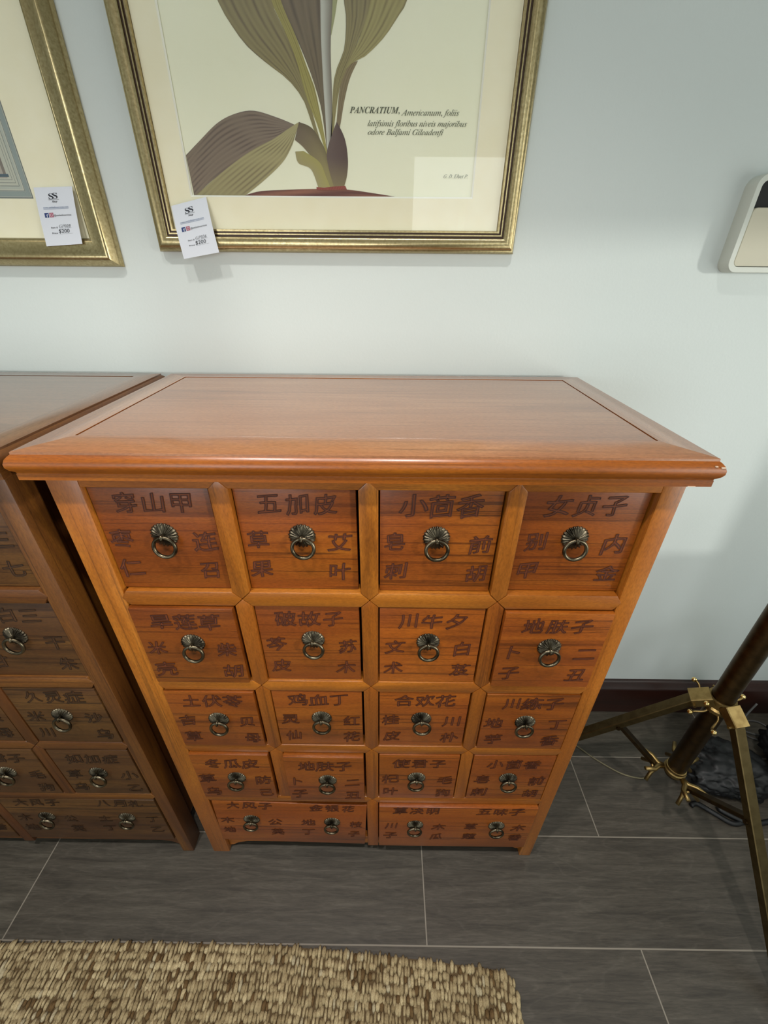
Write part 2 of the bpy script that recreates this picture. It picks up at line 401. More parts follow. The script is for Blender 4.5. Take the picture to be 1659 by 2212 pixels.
# ------------------------------------------------------------------ cabinets
HZ, ZU = 1.3586, 1.314
ROWS = [(1.080, 1.292), (.833, 1.046), (.595, .800), (.353, .563), (.086, .323)]
CXS = [(-.458, -.257), (-.225, -.021), (.011, .216), (.246, .454)]
WS = 1.0
def carve(chars, cx, z_off, y, parent, old, tilt=None):
    """carved characters: (char, x, z, size)"""
    V, F, K = [], [], []
    for ch, x, z, size in chars:
        rot = R_.uniform(-.05, .05); k = size*R_.uniform(.94, 1.08); sx = R_.uniform(.98, 1.12)
        vs, fs, xa, xb, ya, yb = glyph(ch); gx, gy = (xa+xb)/2, (ya+yb)/2
        def put(vx, vy, yy):
            px, py = (vx-gx)*k*sx, (vy-gy)*k
            py += .10*px + .0009*math.sin(px*150+ph)          # brush strokes climb to the right
            px += .06*py + .0007*math.sin(py*170+ph)
            px, py = px*math.cos(rot)-py*math.sin(rot), px*math.sin(rot)+py*math.cos(rot)
            co = Vector((x+px, y-yy, z+py))
            return tilt @ co if tilt else co
        ph = R_.uniform(0, 6)
        n = len(V); V += [put(v[0], v[1], .0004) for v in vs]
        F += [tuple(i+n for i in f) for f in fs]; K += [1]*len(fs)
        cnt = {}
        for f in fs:
            for i, j in zip(f, f[1:]+f[:1]):
                e = (min(i, j), max(i, j)); cnt[e] = None if e in cnt else (i, j)
        for e in cnt.values():                                 # dark cut edge along every stroke
            if e is None: continue
            a_, b_ = vs[e[0]], vs[e[1]]; dx_, dy_ = b_[0]-a_[0], b_[1]-a_[1]; L = math.hypot(dx_, dy_)
            if L < 1e-6: continue
            dx_, dy_ = dx_/L, dy_/L; nx, ny = dy_, -dx_; ex = .010
            n = len(V); lift = R_.uniform(.0008, .00115)
            for q, sgn, o_ in ((a_, -1, -.014), (b_, 1, -.014), (b_, 1, .020), (a_, -1, .020)):
                V.append(put(q[0]+dx_*ex*sgn+nx*o_*WS, q[1]+dy_*ex*sgn+ny*o_*WS, lift))
            F.append((n, n+1, n+2, n+3)); K.append(0)
    return V, F, K
def pull(x, y, z, parent, tilt=None, swing=0.):
    # fluted domed backplate
    nf, rr = 22, .0226
    V = [Vector((x, y-.0068, z))]; F = []; rings = ((.10, .0066), (.3, .0062), (.6, .0052), (.85, .0036), (1.0, .0014), (1.0, 0))
    N = nf*6
    for q, h in rings:
        for k in range(N):
            t = 2*PI*k/N; w = math.cos(nf*t)
            r = rr*q*(1+.035*w*(q > .8)); hh = h+.0012*w*min(1, q*1.6)*(h > 0)
            V.append(Vector((x+r*math.sin(t), y-hh, z+r*math.cos(t))))
    for k in range(N): F.append((0, 1+k, 1+(k+1) % N))
    for i in range(len(rings)-1):
        for k in range(N):
            a = 1+i*N; F.append((a+k, a+N+k, a+N+(k+1) % N, a+(k+1) % N))
    if tilt: V = [tilt @ v for v in V]
    bp_ = raw('pull_backplate', V, F, M['pull_dark'], parent, smooth=True)
    m = MB(); c = Vector((x, y-.0115, z+.001))
    m.tube([c+Vector((0, .007, .001)), c+Vector((0, .002, .0015)), c+Vector((0, -.0025, -.001)), c+Vector((0, -.003, -.005))], .0028, 8)
    m.ball(c+Vector((0, -.001, .001)), .0042, 10)
    rm = .0186; tl = .10; pts = []
    for k in range(36):
        t = 2*PI*k/36
        p = Vector((rm*math.sin(t), 0, rm*math.cos(t)-rm))
        p = Matrix.Rotation(-tl+swing*.3, 3, 'X') @ p; p = Matrix.Rotation(swing, 3, 'Y') @ p
        pts.append(c+p)
    m.tube(pts, .0033, 10, closed=True)
    if tilt: bmesh.ops.transform(m.bm, matrix=tilt, verts=m.bm.verts[:])
    m.build('pull_ring', M['pull'], parent, smooth=True)

SET_A = [
 ['穿山甲|枣仁|连召', '五加皮|草果|艾叶', '小茴香|皂刺|前胡', '女贞子|别甲|内金'],
 ['旱莲草|米壳|柴胡', '破故子|芩皮|苏木', '川牛夕|文术|白芨', '地肤子|卜子|二丑'],
 ['土伏苓|吉草|贝母', '鸡血丁|灵仙|红花', '合欢花|桂皮|川朴', '川练子|地芋|丁香'],
 ['冬瓜皮|草乌|防己', '地肤子|卜子|二丑', '使君子|杞叶|毛狗', '小茴香|皂刺|前胡'],
 ['大风子|木地|公英', '金银花|地丁|枝子', '草决明|川子|木瓜', '五味子|草蔻|木香']]
SET_B = [
 ['五加皮|草果|艾叶', '女贞子|别甲|内金', '川牛夕|文术|白芨', '三七片|白术|三七'],
 ['地肤子|卜子|二丑', '合欢花|桂皮|川朴', '穿山甲|枣仁|连召', '二白三|一甘|干朱'],
 ['川练子|地芋|丁香', '小茴香|皂刺|前胡', '土伏苓|吉草|贝母', '久灵症|米川|沙乌'],
 ['鸡血丁|灵仙|红花', '冬瓜皮|草乌|防己', '使君子|杞叶|毛狗', '如加症|草乌|小乙'],
 ['草决明|川子|木瓜', '五味子|草蔻|木香', '大风子|木地|公英', '八月札|土丁|丁乙']]
TONE = [(.84, 1.0, .92, .97), (.72, .86, 1.2, .98), (.86, .98, 1.1, .90), (.92, .92, 1.02, .90), (.96, .92)]
def chars_for(spec, cx, pz, hw, small=1.0, top=.049):
    t, l, r = spec.split('|'); out = []
    for i, ch in enumerate(t): out.append((ch, cx+(i-1)*.046*(hw/.1)+.001, pz+top, .041*small))
    for i, ch in enumerate(l): out.append((ch, cx-.071*hw/.1+R_.uniform(-.004, .004), pz-.022*small-i*.063*small, .040*small))
    for i, ch in enumerate(r): out.append((ch, cx+.069*hw/.1+R_.uniform(-.004, .004), pz-.026*small-i*.063*small, .040*small))
    return out
def cabinet(dx, root, old, spec, proud, sag):
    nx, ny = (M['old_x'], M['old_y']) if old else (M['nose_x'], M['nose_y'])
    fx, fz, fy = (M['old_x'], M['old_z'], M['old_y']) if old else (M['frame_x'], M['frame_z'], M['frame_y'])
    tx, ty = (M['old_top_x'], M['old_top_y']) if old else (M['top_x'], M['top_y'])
    XL0, XR0, YB = -.510+dx, .490+dx, .486
    # legs: corner posts that run to the floor
    for x0, x1 in ((XL0, XL0+.0515), (XR0-.036, XR0)):
        for y0, y1 in ((0, .05), (YB-.05, YB)):
            m = MB(); m.box(x0, x1, y0, y1, 0, ZU, .004, 2); m.build('leg', fz, root, smooth=math.radians(40))
    # top rail, drawer rails (mitred lap joints), muntins
    ix0, ix1 = XL0+.0515, XR0-.036
    m = MB(); m.box(ix0-.0008, ix1+.0008, .0005, .03, 1.292, ZU, .0012); m.build('top_rail', fx, root)
    mun = [(CXS[i][1]+dx, CXS[i+1][0]+dx) for i in range(3)]
    for r in range(4):
        z0, z1 = ROWS[r+1][1], ROWS[r][0]; zc = (z0+z1)/2; m = MB()
        muns = mun if r < 3 else [mun[1]]
        cuts = [ix0-.006]+[(a+b)/2 for a, b in muns]+[ix1+.006]
        for i in range(len(cuts)-1):
            a, b = cuts[i]+.0004, cuts[i+1]-.0004; e = (z1-z0)/2*.95
            ea = e if i else e*.7; eb = e if i < len(cuts)-2 else e*.7
            m.prism([(a, zc), (a+ea, z1), (b-eb, z1), (b, zc), (b-eb, z0), (a+ea, z0)], -.0012, .028, 'y', .0022, 2)
        m.build('drawer_rail', fx, root, smooth=math.radians(40))
    for r in range(5):
        z0, z1 = ROWS[r]
        za = (ROWS[r][0]+ROWS[r+1][1])/2 if r < 4 else .06
        zb = (ROWS[r-1][0]+ROWS[r][1])/2 if r else 1.292+.017
        for k, (a, b) in enumerate(mun):
            if r == 4 and k != 1: continue
            xc = (a+b)/2; h = (b-a)/2; m = MB()
            lo = [(a, z0 - 0), (xc, za+.0006), (b, z0)] if r < 4 else [(a, za), (b, za)]
            hi = [(b, z1), (xc, zb-.0006), (a, z1)]
            m.prism(lo+hi, -.0010, .028, 'y', .002, 2)
            mo = m.build('muntin', fz, root, smooth=math.radians(40))
            if r: mo.color = (.84, .76, .70, 1)
    # bottom apron with small scrolled brackets at the legs
    m = MB()
    pl = [(ix0, .084), (ix0, .018), (ix0+.012, .02), (ix0+.03, .034), (ix0+.06, .044), (ix1-.06, .044), (ix1-.03, .034), (ix1-.012, .02), (ix1, .018), (ix1, .084)]
    m.prism(pl, .012, .03, 'y', .001); m.build('apron', fx, root)
    # sides, back, floor board and the dark carcass behind the drawer fronts
    for x in (XL0+.030, XR0-.044):
        m = MB(); m.box(x, x+.014, .05, YB-.05, .06, ZU, .001); m.build('side_panel', fz, root)
    m = MB(); m.box(XL0+.0515, XR0-.036, YB-.02, YB-.006, .06, ZU); m.build('back_panel', M['dark_in'], root)
    m = MB(); m.box(XL0+.028, XR0-.028, .032, YB-.022, .055, .067); m.build('bottom_board', M['dark_in'], root)
    # top: mitred frame with a nosed edge and a floating centre panel
    ox0, ox1, oy0, oy1 = XL0-.016, XR0+.016, -.016, .506
    px0, px1, py0, py1 = ox0+.049, ox1-.049, .054, .472
    prof = [(0, HZ), (.0012, HZ-.0006), (.0014, HZ-.0042), (.004, HZ-.006), (.0078, HZ-.010), (.0104, HZ-.0165), (.0104, HZ-.022),
            (.0078, HZ-.0275), (.0035, HZ-.0315), (.0028, HZ-.0335), (.0036, HZ-.035), (.0036, HZ-.0445), (-.03, HZ-.0445)]
    def side(c_out, c_in, nrm, along, mat_, name):
        # c_out: two outer corners, c_in: two inner corners
        b = bmesh.new(); rows = []
        for ci, co in zip(c_in, c_out):
            co = Vector(co); ci = Vector(ci); dg = (co-ci); dg = Vector((dg.x and dg.x/abs(dg.x), dg.y and dg.y/abs(dg.y), 0))
            row = [b.verts.new((ci.x, ci.y, HZ-.03)), b.verts.new((ci.x, ci.y, HZ))]
            for o, z in prof: row.append(b.verts.new((co.x+dg.x*o, co.y+dg.y*o, z)))
            rows.append(row)
        n = len(rows[0])
        for i in range(n): b.faces.new((rows[0][i], rows[0][(i+1) % n], rows[1][(i+1) % n], rows[1][i]))
        b.faces.new(rows[0][::-1]); b.faces.new(rows[1]); bmesh.ops.recalc_face_normals(b, faces=b.faces[:])
        for f_ in b.faces:
            f_.material_index = 1 if f_.calc_center_median().z < HZ-.0045 else 0
        mm = MB(); mm.merge(b); return mm.build(name, mat_, root, smooth=math.radians(28))
    o = [(ox0, oy0, 0), (ox1, oy0, 0), (ox1, oy1, 0), (ox0, oy1, 0)]; q = [(px0, py0, 0), (px1, py0, 0), (px1, py1, 0), (px0, py1, 0)]
    fs = []
    for i, mt in enumerate((fx, ty, tx, ty)):
        j = (i+1) % 4; fs.append(side((o[i], o[j]), (q[i], q[j]), None, None, [[tx, nx], [ty, ny]][i % 2], 'top_border'))
    m = MB(); m.box(px0+.0012, px1-.0012, py0+.0012, py1-.0012, HZ-.022, HZ-.0008, .0012); m.build('top_panel', tx, root)
    if not old:
        m = MB()
        for (x, y, z, w, h) in ((ox1+.004, oy0-.0092, HZ-.011, .006, .0022), (ox1-.006, oy0-.0085, HZ-.0095, .004, .0016), (ox1+.0095, oy0-.004, HZ-.014, .003, .005), (.4795, oy0-.0035, HZ-.0445+.0006, .012, .0012)):
            m = MB(); m.box(x-w/2, x+w/2, y-.0012, y+.0012, z-h/2, z+h/2, .0004)
            m.build('edge_chip', M['chip'], root)['label'] = 'pale bare wood chip on the top edge'
    # drawers
    for r in range(5):
        z0, z1 = ROWS[r]; cells = CXS if r < 4 else [(CXS[0][0], CXS[1][1]), (CXS[2][0], CXS[3][1])]
        for k, (a, b) in enumerate(cells):
            a += dx; b += dx; g = .0022; y = -proud[r][k]
            gl, gr = (g*.6, g*2.0) if k < len(cells)/2 else (g, g*1.4)
            tilt = None
            if (r, k) in sag:
                ang = sag[(r, k)]; piv = Vector((a, 0, (z0+z1)/2))
                tilt = Matrix.Translation(piv) @ Matrix.Rotation(ang, 4, 'Y') @ Matrix.Translation(-piv)
            m = MB(); m.box(a+gl, b-gr, y, y+.018, z0+.0012, z1-.0022, .0018, 2)
            m.box(a+gl+.006, b-gr-.006, y+.017, .40, z0+.006, z1-.02)
            if tilt: bmesh.ops.transform(m.bm, matrix=tilt, verts=m.bm.verts[:])
            ch = []; cx = (a+b)/2
            if r < 4:
                pz = [1.212, .962, .719, .474][r]; px = cx + [.004, .004, -.004, -.004][k]
                ch = chars_for(spec[r][k], cx, pz, .1)
                pulls = [(px, pz-(.013, .007, .016, .014)[r])]
            else:
                pulls = []
                for h, c2 in enumerate((-.116, .116)):
                    pz = .224
                    ch += chars_for(spec[r][k*2+h], cx+c2, pz+.012, .098, .95, .066)
                    pulls.append((cx+c2, pz))
            V, F, K = carve(ch, cx, 0, y, None, old, tilt)
            bv = [m.bm.verts.new(v) for v in V]
            for f_, k_ in zip(F, K):
                try: q_ = m.bm.faces.new([bv[i] for i in f_]); q_.material_index = k_+1
                except ValueError: pass
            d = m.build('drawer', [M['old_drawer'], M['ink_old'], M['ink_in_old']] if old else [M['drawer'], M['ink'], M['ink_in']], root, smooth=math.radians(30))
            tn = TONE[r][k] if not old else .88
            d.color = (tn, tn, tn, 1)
            for px, pz in pulls: pull(px, y, pz, d, tilt, R_.uniform(-.13, .13))
cab = thing('apothecary_cabinet', (-.01, .24, 0), 'honey brown wooden apothecary cabinet with carved drawers, standing whole in the centre', 'cabinet', 'apothecary cabinets along the wall')
cabinet(0, cab, False, SET_A,
        [(-.009, -.010, -.008, -.013), (.008, -.004, -.001, .009), (.005, -.001, -.002, .003), (.008, .012, .003, .002), (.001, .011)], {(4, 0): .042})
cab2 = thing('apothecary_cabinet', (-1.072, .24, 0), 'darker olive brown apothecary cabinet at the left, cut off by the photo edge', 'cabinet', 'apothecary cabinets along the wall')
cabinet(-1.062, cab2, True, SET_B,
        [(-.004, -.006, -.004, -.008), (.002, -.003, -.002, -.006), (.003, -.002, .0, .0), (.002, .004, .002, .001), (.001, .002)], {(1, 3): .012})

# ------------------------------------------------------------------ framed pictures
def frame_ring(x0, x1, z0, z1, prof, root, name, mat):
    b = bmesh.new(); rings = []
    for o, h in prof:
        rings.append([b.verts.new(p) for p in ((x0+o, WY-h, z0+o), (x1-o, WY-h, z0+o), (x1-o, WY-h, z1-o), (x0+o, WY-h, z1-o))])
    n = len(rings)
    for i in range(n):
        A, B = rings[i], rings[(i+1) % n]
        for k in range(4): b.faces.new((A[k], A[(k+1) % 4], B[(k+1) % 4], B[k]))
    bmesh.ops.recalc_face_normals(b, faces=b.faces[:])
    m = MB(); m.merge(b); return m.build(name, mat, root, smooth=math.radians(35))
PROF = [(0, .001), (0, .012), (.0035, .0185), (.006, .0195), (.0075, .0245), (.012, .0275), (.018, .028), (.0245, .0255), (.028, .022), (.0285, .0185), (.0315, .0185),
        (.032, .0215), (.0345, .0215), (.035, .0175), (.0375, .0175), (.038, .0195), (.0415, .0195), (.042, .013), (.042, .001)]
GROOVE = [(.0284, .001), (.0284, .0190), (.0318, .0190), (.0318, .001)]
def sheet(name, x0, x1, z0, z1, d, th, mat, root):
    m = MB(); m.box(x0, x1, WY-d, WY-d+th, z0, z1); return m.build(name, mat, root)
class Ink:
    """flat printed colour areas on the paper"""
    def __init__(self, d): self.V, self.F, self.C = [], [], []; self.d = d
    def band(self, A, B, colf, n=28, m=12, lift=0.):
        def rs(P, t):
            L = [0]
            for i in range(1, len(P)): L.append(L[-1]+math.hypot(P[i][0]-P[i-1][0], P[i][1]-P[i-1][1]))
            t *= L[-1]
            for i in range(1, len(P)):
                if t <= L[i]+1e-9:
                    # Catmull-Rom between i-1 and i
                    u = (t-L[i-1])/max(1e-9, L[i]-L[i-1]); p = [P[max(0, i-2)], P[i-1], P[i], P[min(len(P)-1, i+1)]]
                    return tuple(.5*((2*p[1][k])+(-p[0][k]+p[2][k])*u+(2*p[0][k]-5*p[1][k]+4*p[2][k]-p[3][k])*u*u+(-p[0][k]+3*p[1][k]-3*p[2][k]+p[3][k])*u**3) for k in (0, 1))
            return P[-1]
        base = len(self.V)
        for i in range(n+1):
            a, b = rs(A, i/n), rs(B, i/n)
            for j in range(m+1):
                v = j/m; self.V.append((a[0]+(b[0]-a[0])*v, WY-self.d-lift, a[1]+(b[1]-a[1])*v))
                self.C.append(lin(colf(i/n, v)))
        for i in range(n):
            for j in range(m):
                q = base+i*(m+1)+j; self.F.append((q, q+1, q+m+2, q+m+1))
    def quad(self, x0, x1, z0, z1, c, lift=0.): self.band([(x0, z0), (x0, z1)], [(x1, z0), (x1, z1)], lambda a, b: c, 1, 1, lift)
    def build(self, name, root): return raw(name, self.V, self.F, M['inkcolor'], root, cols=self.C)
def mix3(a, b, t): return tuple(x+(y-x)*t for x, y in zip(a, b))
def leafcol(c0, c1, dark, veins, wave=1.0):
    def f(u, v):
        c = mix3(c0, c1, u); w = .5+.5*math.cos(2*PI*veins*1.5*(v+.03*math.sin(u*5)))
        c = mix3(c, dark, .6*(w**9)*wave)
        c = mix3(c, tuple(min(255, x*1.12) for x in c), .5*(1-w))
        return c
    return f
def text_on(name, items, root, mat, d, ox=0, oz=0, place=None):
    """items: (string, x, z_baseline, width or None, height, slant)"""
    V, F = [], []
    for s, x, z, width, h, sl in items:
        vs, fs, a, b, c, dd = glyph(s); k = h/.70; kx = width/(b-a) if width else k
        n = len(V)
        for vx, vy, vz in vs:
            px, pz = x+(vx-a)*kx+sl*vy*k, z+vy*k
            V.append(place(px, pz) if place else (px, WY-d, pz))
        F += [tuple(i+n for i in f) for f in fs]
    return raw(name, V, F, mat, root)

# --- the botanical print over the cabinet
pic = thing('framed_print', (-.093, WY, 1.62), 'gilt framed botanical print of a broad-leaved plant hanging over the honey cabinet', 'picture', 'gilt framed prints on the wall')
FX0, FX1, FZ0, FZ1 = -.489, .3015, 1.6225, 2.72
frame_ring(FX0, FX1, FZ0, FZ1, PROF, pic, 'gilt_frame', M['gilt'])
frame_ring(FX0, FX1, FZ0, FZ1, GROOVE, pic, 'frame_groove', M['gilt_dark'])
frame_ring(FX0, FX1, FZ0, FZ1, [(.0350, .001), (.0350, .0180), (.0376, .0180), (.0376, .001)], pic, 'frame_groove', M['gilt_dark'])
ix0, ix1, iz0, iz1 = FX0+.0425, FX1-.0425, FZ0+.0425, FZ1-.0425
mx0, mx1, mz0, mz1 = -.398, .2005, 1.7215, 2.62
sheet('print_paper', mx0-.02, mx1+.02, mz0-.02, mz1+.02, .006, .002, M['print'], pic)
m = MB()
for q in ((ix0, mx0, iz0, iz1), (mx1, ix1, iz0, iz1), (mx0, mx1, iz0, mz0), (mx0, mx1, mz1, iz1)): m.box(q[0], q[1], WY-.0105, WY-.0075, q[2], q[3])
m.build('mat_board', M['mat'], pic)
frame_ring(mx0, mx1, mz0, mz1, [(-.0004, .0078), (-.0004, .0106), (.0030, .0078)], pic, 'mat_bevel', M['bevel'])
sheet('picture_glass', ix0-.0, ix1+.0, iz0-.0, iz1+.0, .0130, .0006, M['glass'], pic)
ART = {
 'L1a': [(-0.3547, 2.224), (-0.3378, 2.169), (-0.3208, 2.114), (-0.3039, 2.059), (-0.287, 2.004), (-0.271, 1.978), (-0.246, 1.949), (-0.211, 1.925), (-0.172, 1.902), (-0.146, 1.875), (-0.133, 1.843), (-0.119, 1.804)],
 'L1b': [(-0.246, 2.224), (-0.2323, 2.169), (-0.2185, 2.114), (-0.2047, 2.059), (-0.191, 2.004), (-0.177, 1.976), (-0.16, 1.947), (-0.148, 1.916), (-0.138, 1.884), (-0.13, 1.858), (-0.123, 1.834), (-0.113, 1.804)],
 'L2a': [(-0.2492, 2.224), (-0.2346, 2.169), (-0.2201, 2.114), (-0.2056, 2.059), (-0.191, 2.004), (-0.173, 1.97), (-0.154, 1.929), (-0.139, 1.878), (-0.121, 1.838), (-0.107, 1.796), (-0.1, 1.779)],
 'L2b': [(-0.2302, 2.224), (-0.2161, 2.169), (-0.2021, 2.114), (-0.188, 2.059), (-0.174, 2.004), (-0.151, 1.959), (-0.133, 1.916), (-0.122, 1.891), (-0.112, 1.845), (-0.104, 1.799), (-0.098, 1.779)],
 'L3a': [(-0.2302, 2.224), (-0.2161, 2.169), (-0.2021, 2.114), (-0.188, 2.059), (-0.174, 2.004), (-0.151, 1.959), (-0.13, 1.916), (-0.114, 1.872), (-0.108, 1.838), (-0.103, 1.785)],
 'L3b': [(-0.0961, 2.224), (-0.0973, 2.169), (-0.0985, 2.114), (-0.0998, 2.059), (-0.101, 2.004), (-0.103, 1.959), (-0.104, 1.91), (-0.104, 1.865), (-0.103, 1.817), (-0.101, 1.785)],
 'sta': [(-0.0981, 2.224), (-0.0993, 2.169), (-0.1006, 2.114), (-0.1018, 2.059), (-0.103, 2.004), (-0.105, 1.959), (-0.105, 1.898), (-0.104, 1.845), (-0.104, 1.799)],
 'stb': [(-0.0677, 2.225), (-0.071, 2.17), (-0.0743, 2.115), (-0.0777, 2.06), (-0.081, 2.005), (-0.088, 1.947), (-0.089, 1.885), (-0.091, 1.838), (-0.096, 1.806)],
 'sla': [(-0.0677, 2.225), (-0.0713, 2.17), (-0.0748, 2.115), (-0.0784, 2.06), (-0.082, 2.005), (-0.085, 1.982), (-0.087, 1.962)],
 'slb': [(-0.0385, 2.225), (-0.0469, 2.17), (-0.0552, 2.115), (-0.0636, 2.06), (-0.072, 2.005), (-0.079, 1.982), (-0.086, 1.961)],
 'L4a': [(-0.0753, 2.225), (-0.0717, 2.17), (-0.0682, 2.115), (-0.0646, 2.06), (-0.061, 2.005), (-0.058, 1.982), (-0.062, 1.947), (-0.071, 1.929), (-0.084, 1.904), (-0.091, 1.852), (-0.096, 1.814)],
 'L4b': [(0.0224, 2.225), (0.0136, 2.17), (0.0047, 2.115), (-0.0041, 2.06), (-0.013, 2.005), (-0.022, 1.977), (-0.038, 1.953), (-0.051, 1.929), (-0.066, 1.907), (-0.076, 1.885), (-0.086, 1.843), (-0.091, 1.814)],
 'L5a': [(0.0281, 2.225), (0.0176, 2.17), (0.007, 2.115), (-0.0035, 2.06), (-0.014, 2.005), (-0.027, 1.971), (-0.045, 1.941), (-0.06, 1.92)],
 'L5b': [(0.14, 2.225), (0.118, 2.17), (0.096, 2.115), (0.074, 2.06), (0.052, 2.005), (0.036, 1.985), (0.011, 1.959), (-0.023, 1.935), (-0.045, 1.927), (-0.061, 1.917)],
 'L6a': [(-0.052, 1.925), (-0.065, 1.91), (-0.075, 1.885), (-0.083, 1.839), (-0.088, 1.817)],
 'L6b': [(-0.038, 1.928), (-0.054, 1.904), (-0.066, 1.872), (-0.076, 1.835), (-0.084, 1.817)],
 'Ba': [(-0.082, 1.843), (-0.098, 1.813), (-0.105, 1.792), (-0.101, 1.766), (-0.093, 1.74)],
 'Bb': [(-0.082, 1.843), (-0.067, 1.817), (-0.062, 1.785), (-0.065, 1.759), (-0.072, 1.74)],
 'D1a': [(-0.394, 1.79), (-0.362, 1.812), (-0.319, 1.84), (-0.28, 1.854), (-0.243, 1.858), (-0.198, 1.848), (-0.166, 1.838)],
 'D1b': [(-0.392, 1.72), (-0.358, 1.744), (-0.303, 1.774), (-0.242, 1.803), (-0.202, 1.816), (-0.169, 1.835)],
 'D2a': [(-0.394, 1.721), (-0.325, 1.763), (-0.261, 1.797), (-0.212, 1.816), (-0.177, 1.833), (-0.157, 1.842)],
 'D2b': [(-0.288, 1.722), (-0.24, 1.75), (-0.197, 1.78), (-0.175, 1.806), (-0.165, 1.825), (-0.155, 1.842)],
 'Pa': [(-0.168, 1.815), (-0.152, 1.804), (-0.13, 1.781), (-0.113, 1.755), (-0.102, 1.74)],
 'Pb': [(-0.157, 1.842), (-0.132, 1.833), (-0.112, 1.808), (-0.097, 1.772), (-0.085, 1.74)],
 'Ca': [(-0.169, 1.797), (-0.164, 1.779), (-0.139, 1.769), (-0.126, 1.739)],
 'Cb': [(-0.152, 1.798), (-0.121, 1.781), (-0.109, 1.758), (-0.101, 1.74)],
 'Ra': [(-0.13, 1.74), (-0.114, 1.739), (-0.094, 1.741), (-0.069, 1.742)],
 'Rb': [(-0.13, 1.735), (-0.114, 1.735), (-0.095, 1.735), (-0.066, 1.736)],
 'soil_t': [(-0.291, 1.723), (-0.252, 1.732), (-0.193, 1.735), (-0.124, 1.737), (-0.065, 1.736), (-0.016, 1.731), (0.05, 1.723)],
 'soil_b': [(-0.291, 1.721), (-0.254, 1.721), (-0.194, 1.721), (-0.125, 1.722), (-0.066, 1.722), (-0.017, 1.722), (0.052, 1.722)],
}
ink = Ink(.0063)
BR, OL, DK, PU = (112, 100, 84), (142, 136, 88), (84, 74, 64), (92, 78, 74)
ink.band(ART['soil_t'], ART['soil_b'], lambda u, v: mix3((160, 112, 92), (104, 68, 64), .5+.5*math.sin(9*u+5*v)), 30, 3)
ink.band(ART['L3a'], ART['L3b'], leafcol((134, 121, 106), (124, 113, 90), (92, 82, 76), 5), lift=.0001)
ink.band(ART['L1a'], ART['L1b'], leafcol((146, 136, 108), (150, 141, 98), (100, 88, 78), 5), m=20, lift=.0002)
ink.band(ART['L2a'], ART['L2b'], leafcol((158, 149, 98), (172, 164, 98), (124, 114, 74), 3), lift=.0003)
ink.band(ART['sta'], ART['stb'], lambda u, v: mix3((206, 208, 196), (128, 120, 108), max(0, v-.25)*1.2), m=10, lift=.0003)
ink.band(ART['sla'], ART['slb'], lambda u, v: (176, 178, 134), 10, 2, lift=.0002)
ink.band(ART['L6a'], ART['L6b'], leafcol((144, 130, 100), (138, 124, 98), (110, 96, 74), 2), lift=.0002)
ink.band(ART['L4a'], ART['L4b'], leafcol((132, 121, 102), (160, 152, 102), (94, 84, 74), 4), m=16, lift=.0003)
ink.band(ART['L5a'], ART['L5b'], leafcol((162, 153, 108), (166, 158, 110), (116, 106, 78), 4), m=16, lift=.0004)
ink.band(ART['D1a'], ART['D1b'], leafcol((132, 118, 102), (138, 124, 110), (88, 74, 72), 6), m=26, lift=.0002)
ink.band(ART['D2a'], ART['D2b'], leafcol((156, 147, 108), (178, 170, 126), (114, 103, 78), 5), m=22, lift=.0003)
ink.band(ART['Pa'], ART['Pb'], lambda u, v: mix3(mix3((124, 110, 94), (158, 148, 102), min(1, u*1.4)), (96, 86, 66), max(0, v-.6)), m=8, lift=.0004)
ink.band(ART['Ca'], ART['Cb'], lambda u, v: mix3((172, 162, 118), (176, 168, 104), v), m=6, lift=.0005)
ink.band(ART['Ba'], ART['Bb'], lambda u, v: mix3(mix3((116, 100, 94), (100, 82, 78), v), (150, 138, 100), max(0, u-.55)*2.0), m=10, lift=.0006)
ink.band(ART['Ra'], ART['Rb'], lambda u, v: (168, 96, 84) if int(u*40) % 2 else (136, 70, 64), 40, 2, lift=.0007)
ink.quad(mx1-.0012, mx1-.0003, mz0+.02, mz1-.02, (176, 178, 152), .0001)
ink.build('printed_plant', pic)
def sc(s, kind='it'):
    out = ''
    for ch in s:
        if kind == 'it' and ch == 'h': out += '\u210e'
        elif 'A' <= ch <= 'Z': out += chr({'it': 0x1D434, 'bi': 0x1D468}[kind]+ord(ch)-65)
        elif 'a' <= ch <= 'z': out += chr({'it': 0x1D44E, 'bi': 0x1D482}[kind]+ord(ch)-97)
        else: out += ch
    return out
text_on('print_caption', [
    (sc('PANCRATIUM,', 'bi'), -.056, 1.8555, .098, .0095, .12), (sc('Americanum, foliis'), .045, 1.8525, .113, .0088, .25),
    (sc('latifsimis floribus niveis majoribus'), -.021, 1.8365, .196, .0086, .25), (sc('odore Balfami Gileadenfi'), -.021, 1.8235, .150, .0086, .25),
    (sc('G. D. Ehret P.'), .136, 1.7560, .050, .0062, .25)], pic, M['caption'], .0072)

# --- the left print, mostly out of view
pic2 = thing('framed_print', (-1.0, WY, 1.59), 'gilt framed print with blue grey ruled border at the upper left', 'picture', 'gilt framed prints on the wall')
GX0, GX1, GZ0, GZ1 = -1.37, -.584, 1.592, 2.70
PROF2 = [(0, .001), (0, .009), (.0035, .0150), (.0100, .0245), (.0122, .0275), (.0145, .0292), (.0170, .0297), (.0195, .0289), (.0225, .0270), (.0290, .0235), (.0360, .0220), (.0405, .0218), (.041, .0185), (.0425, .0192), (.0452, .0182), (.046, .012), (.046, .001)]
PROF2 = [(o*1.16, h) for o, h in PROF2]
frame_ring(GX0, GX1, GZ0, GZ1, PROF2, pic2, 'gilt_frame', M['gilt'])
frame_ring(GX0, GX1, GZ0, GZ1, [(.0474, .001), (.0474, .0180), (.0521, .0172), (.0521, .001)], pic2, 'frame_groove', M['gilt_dark'])
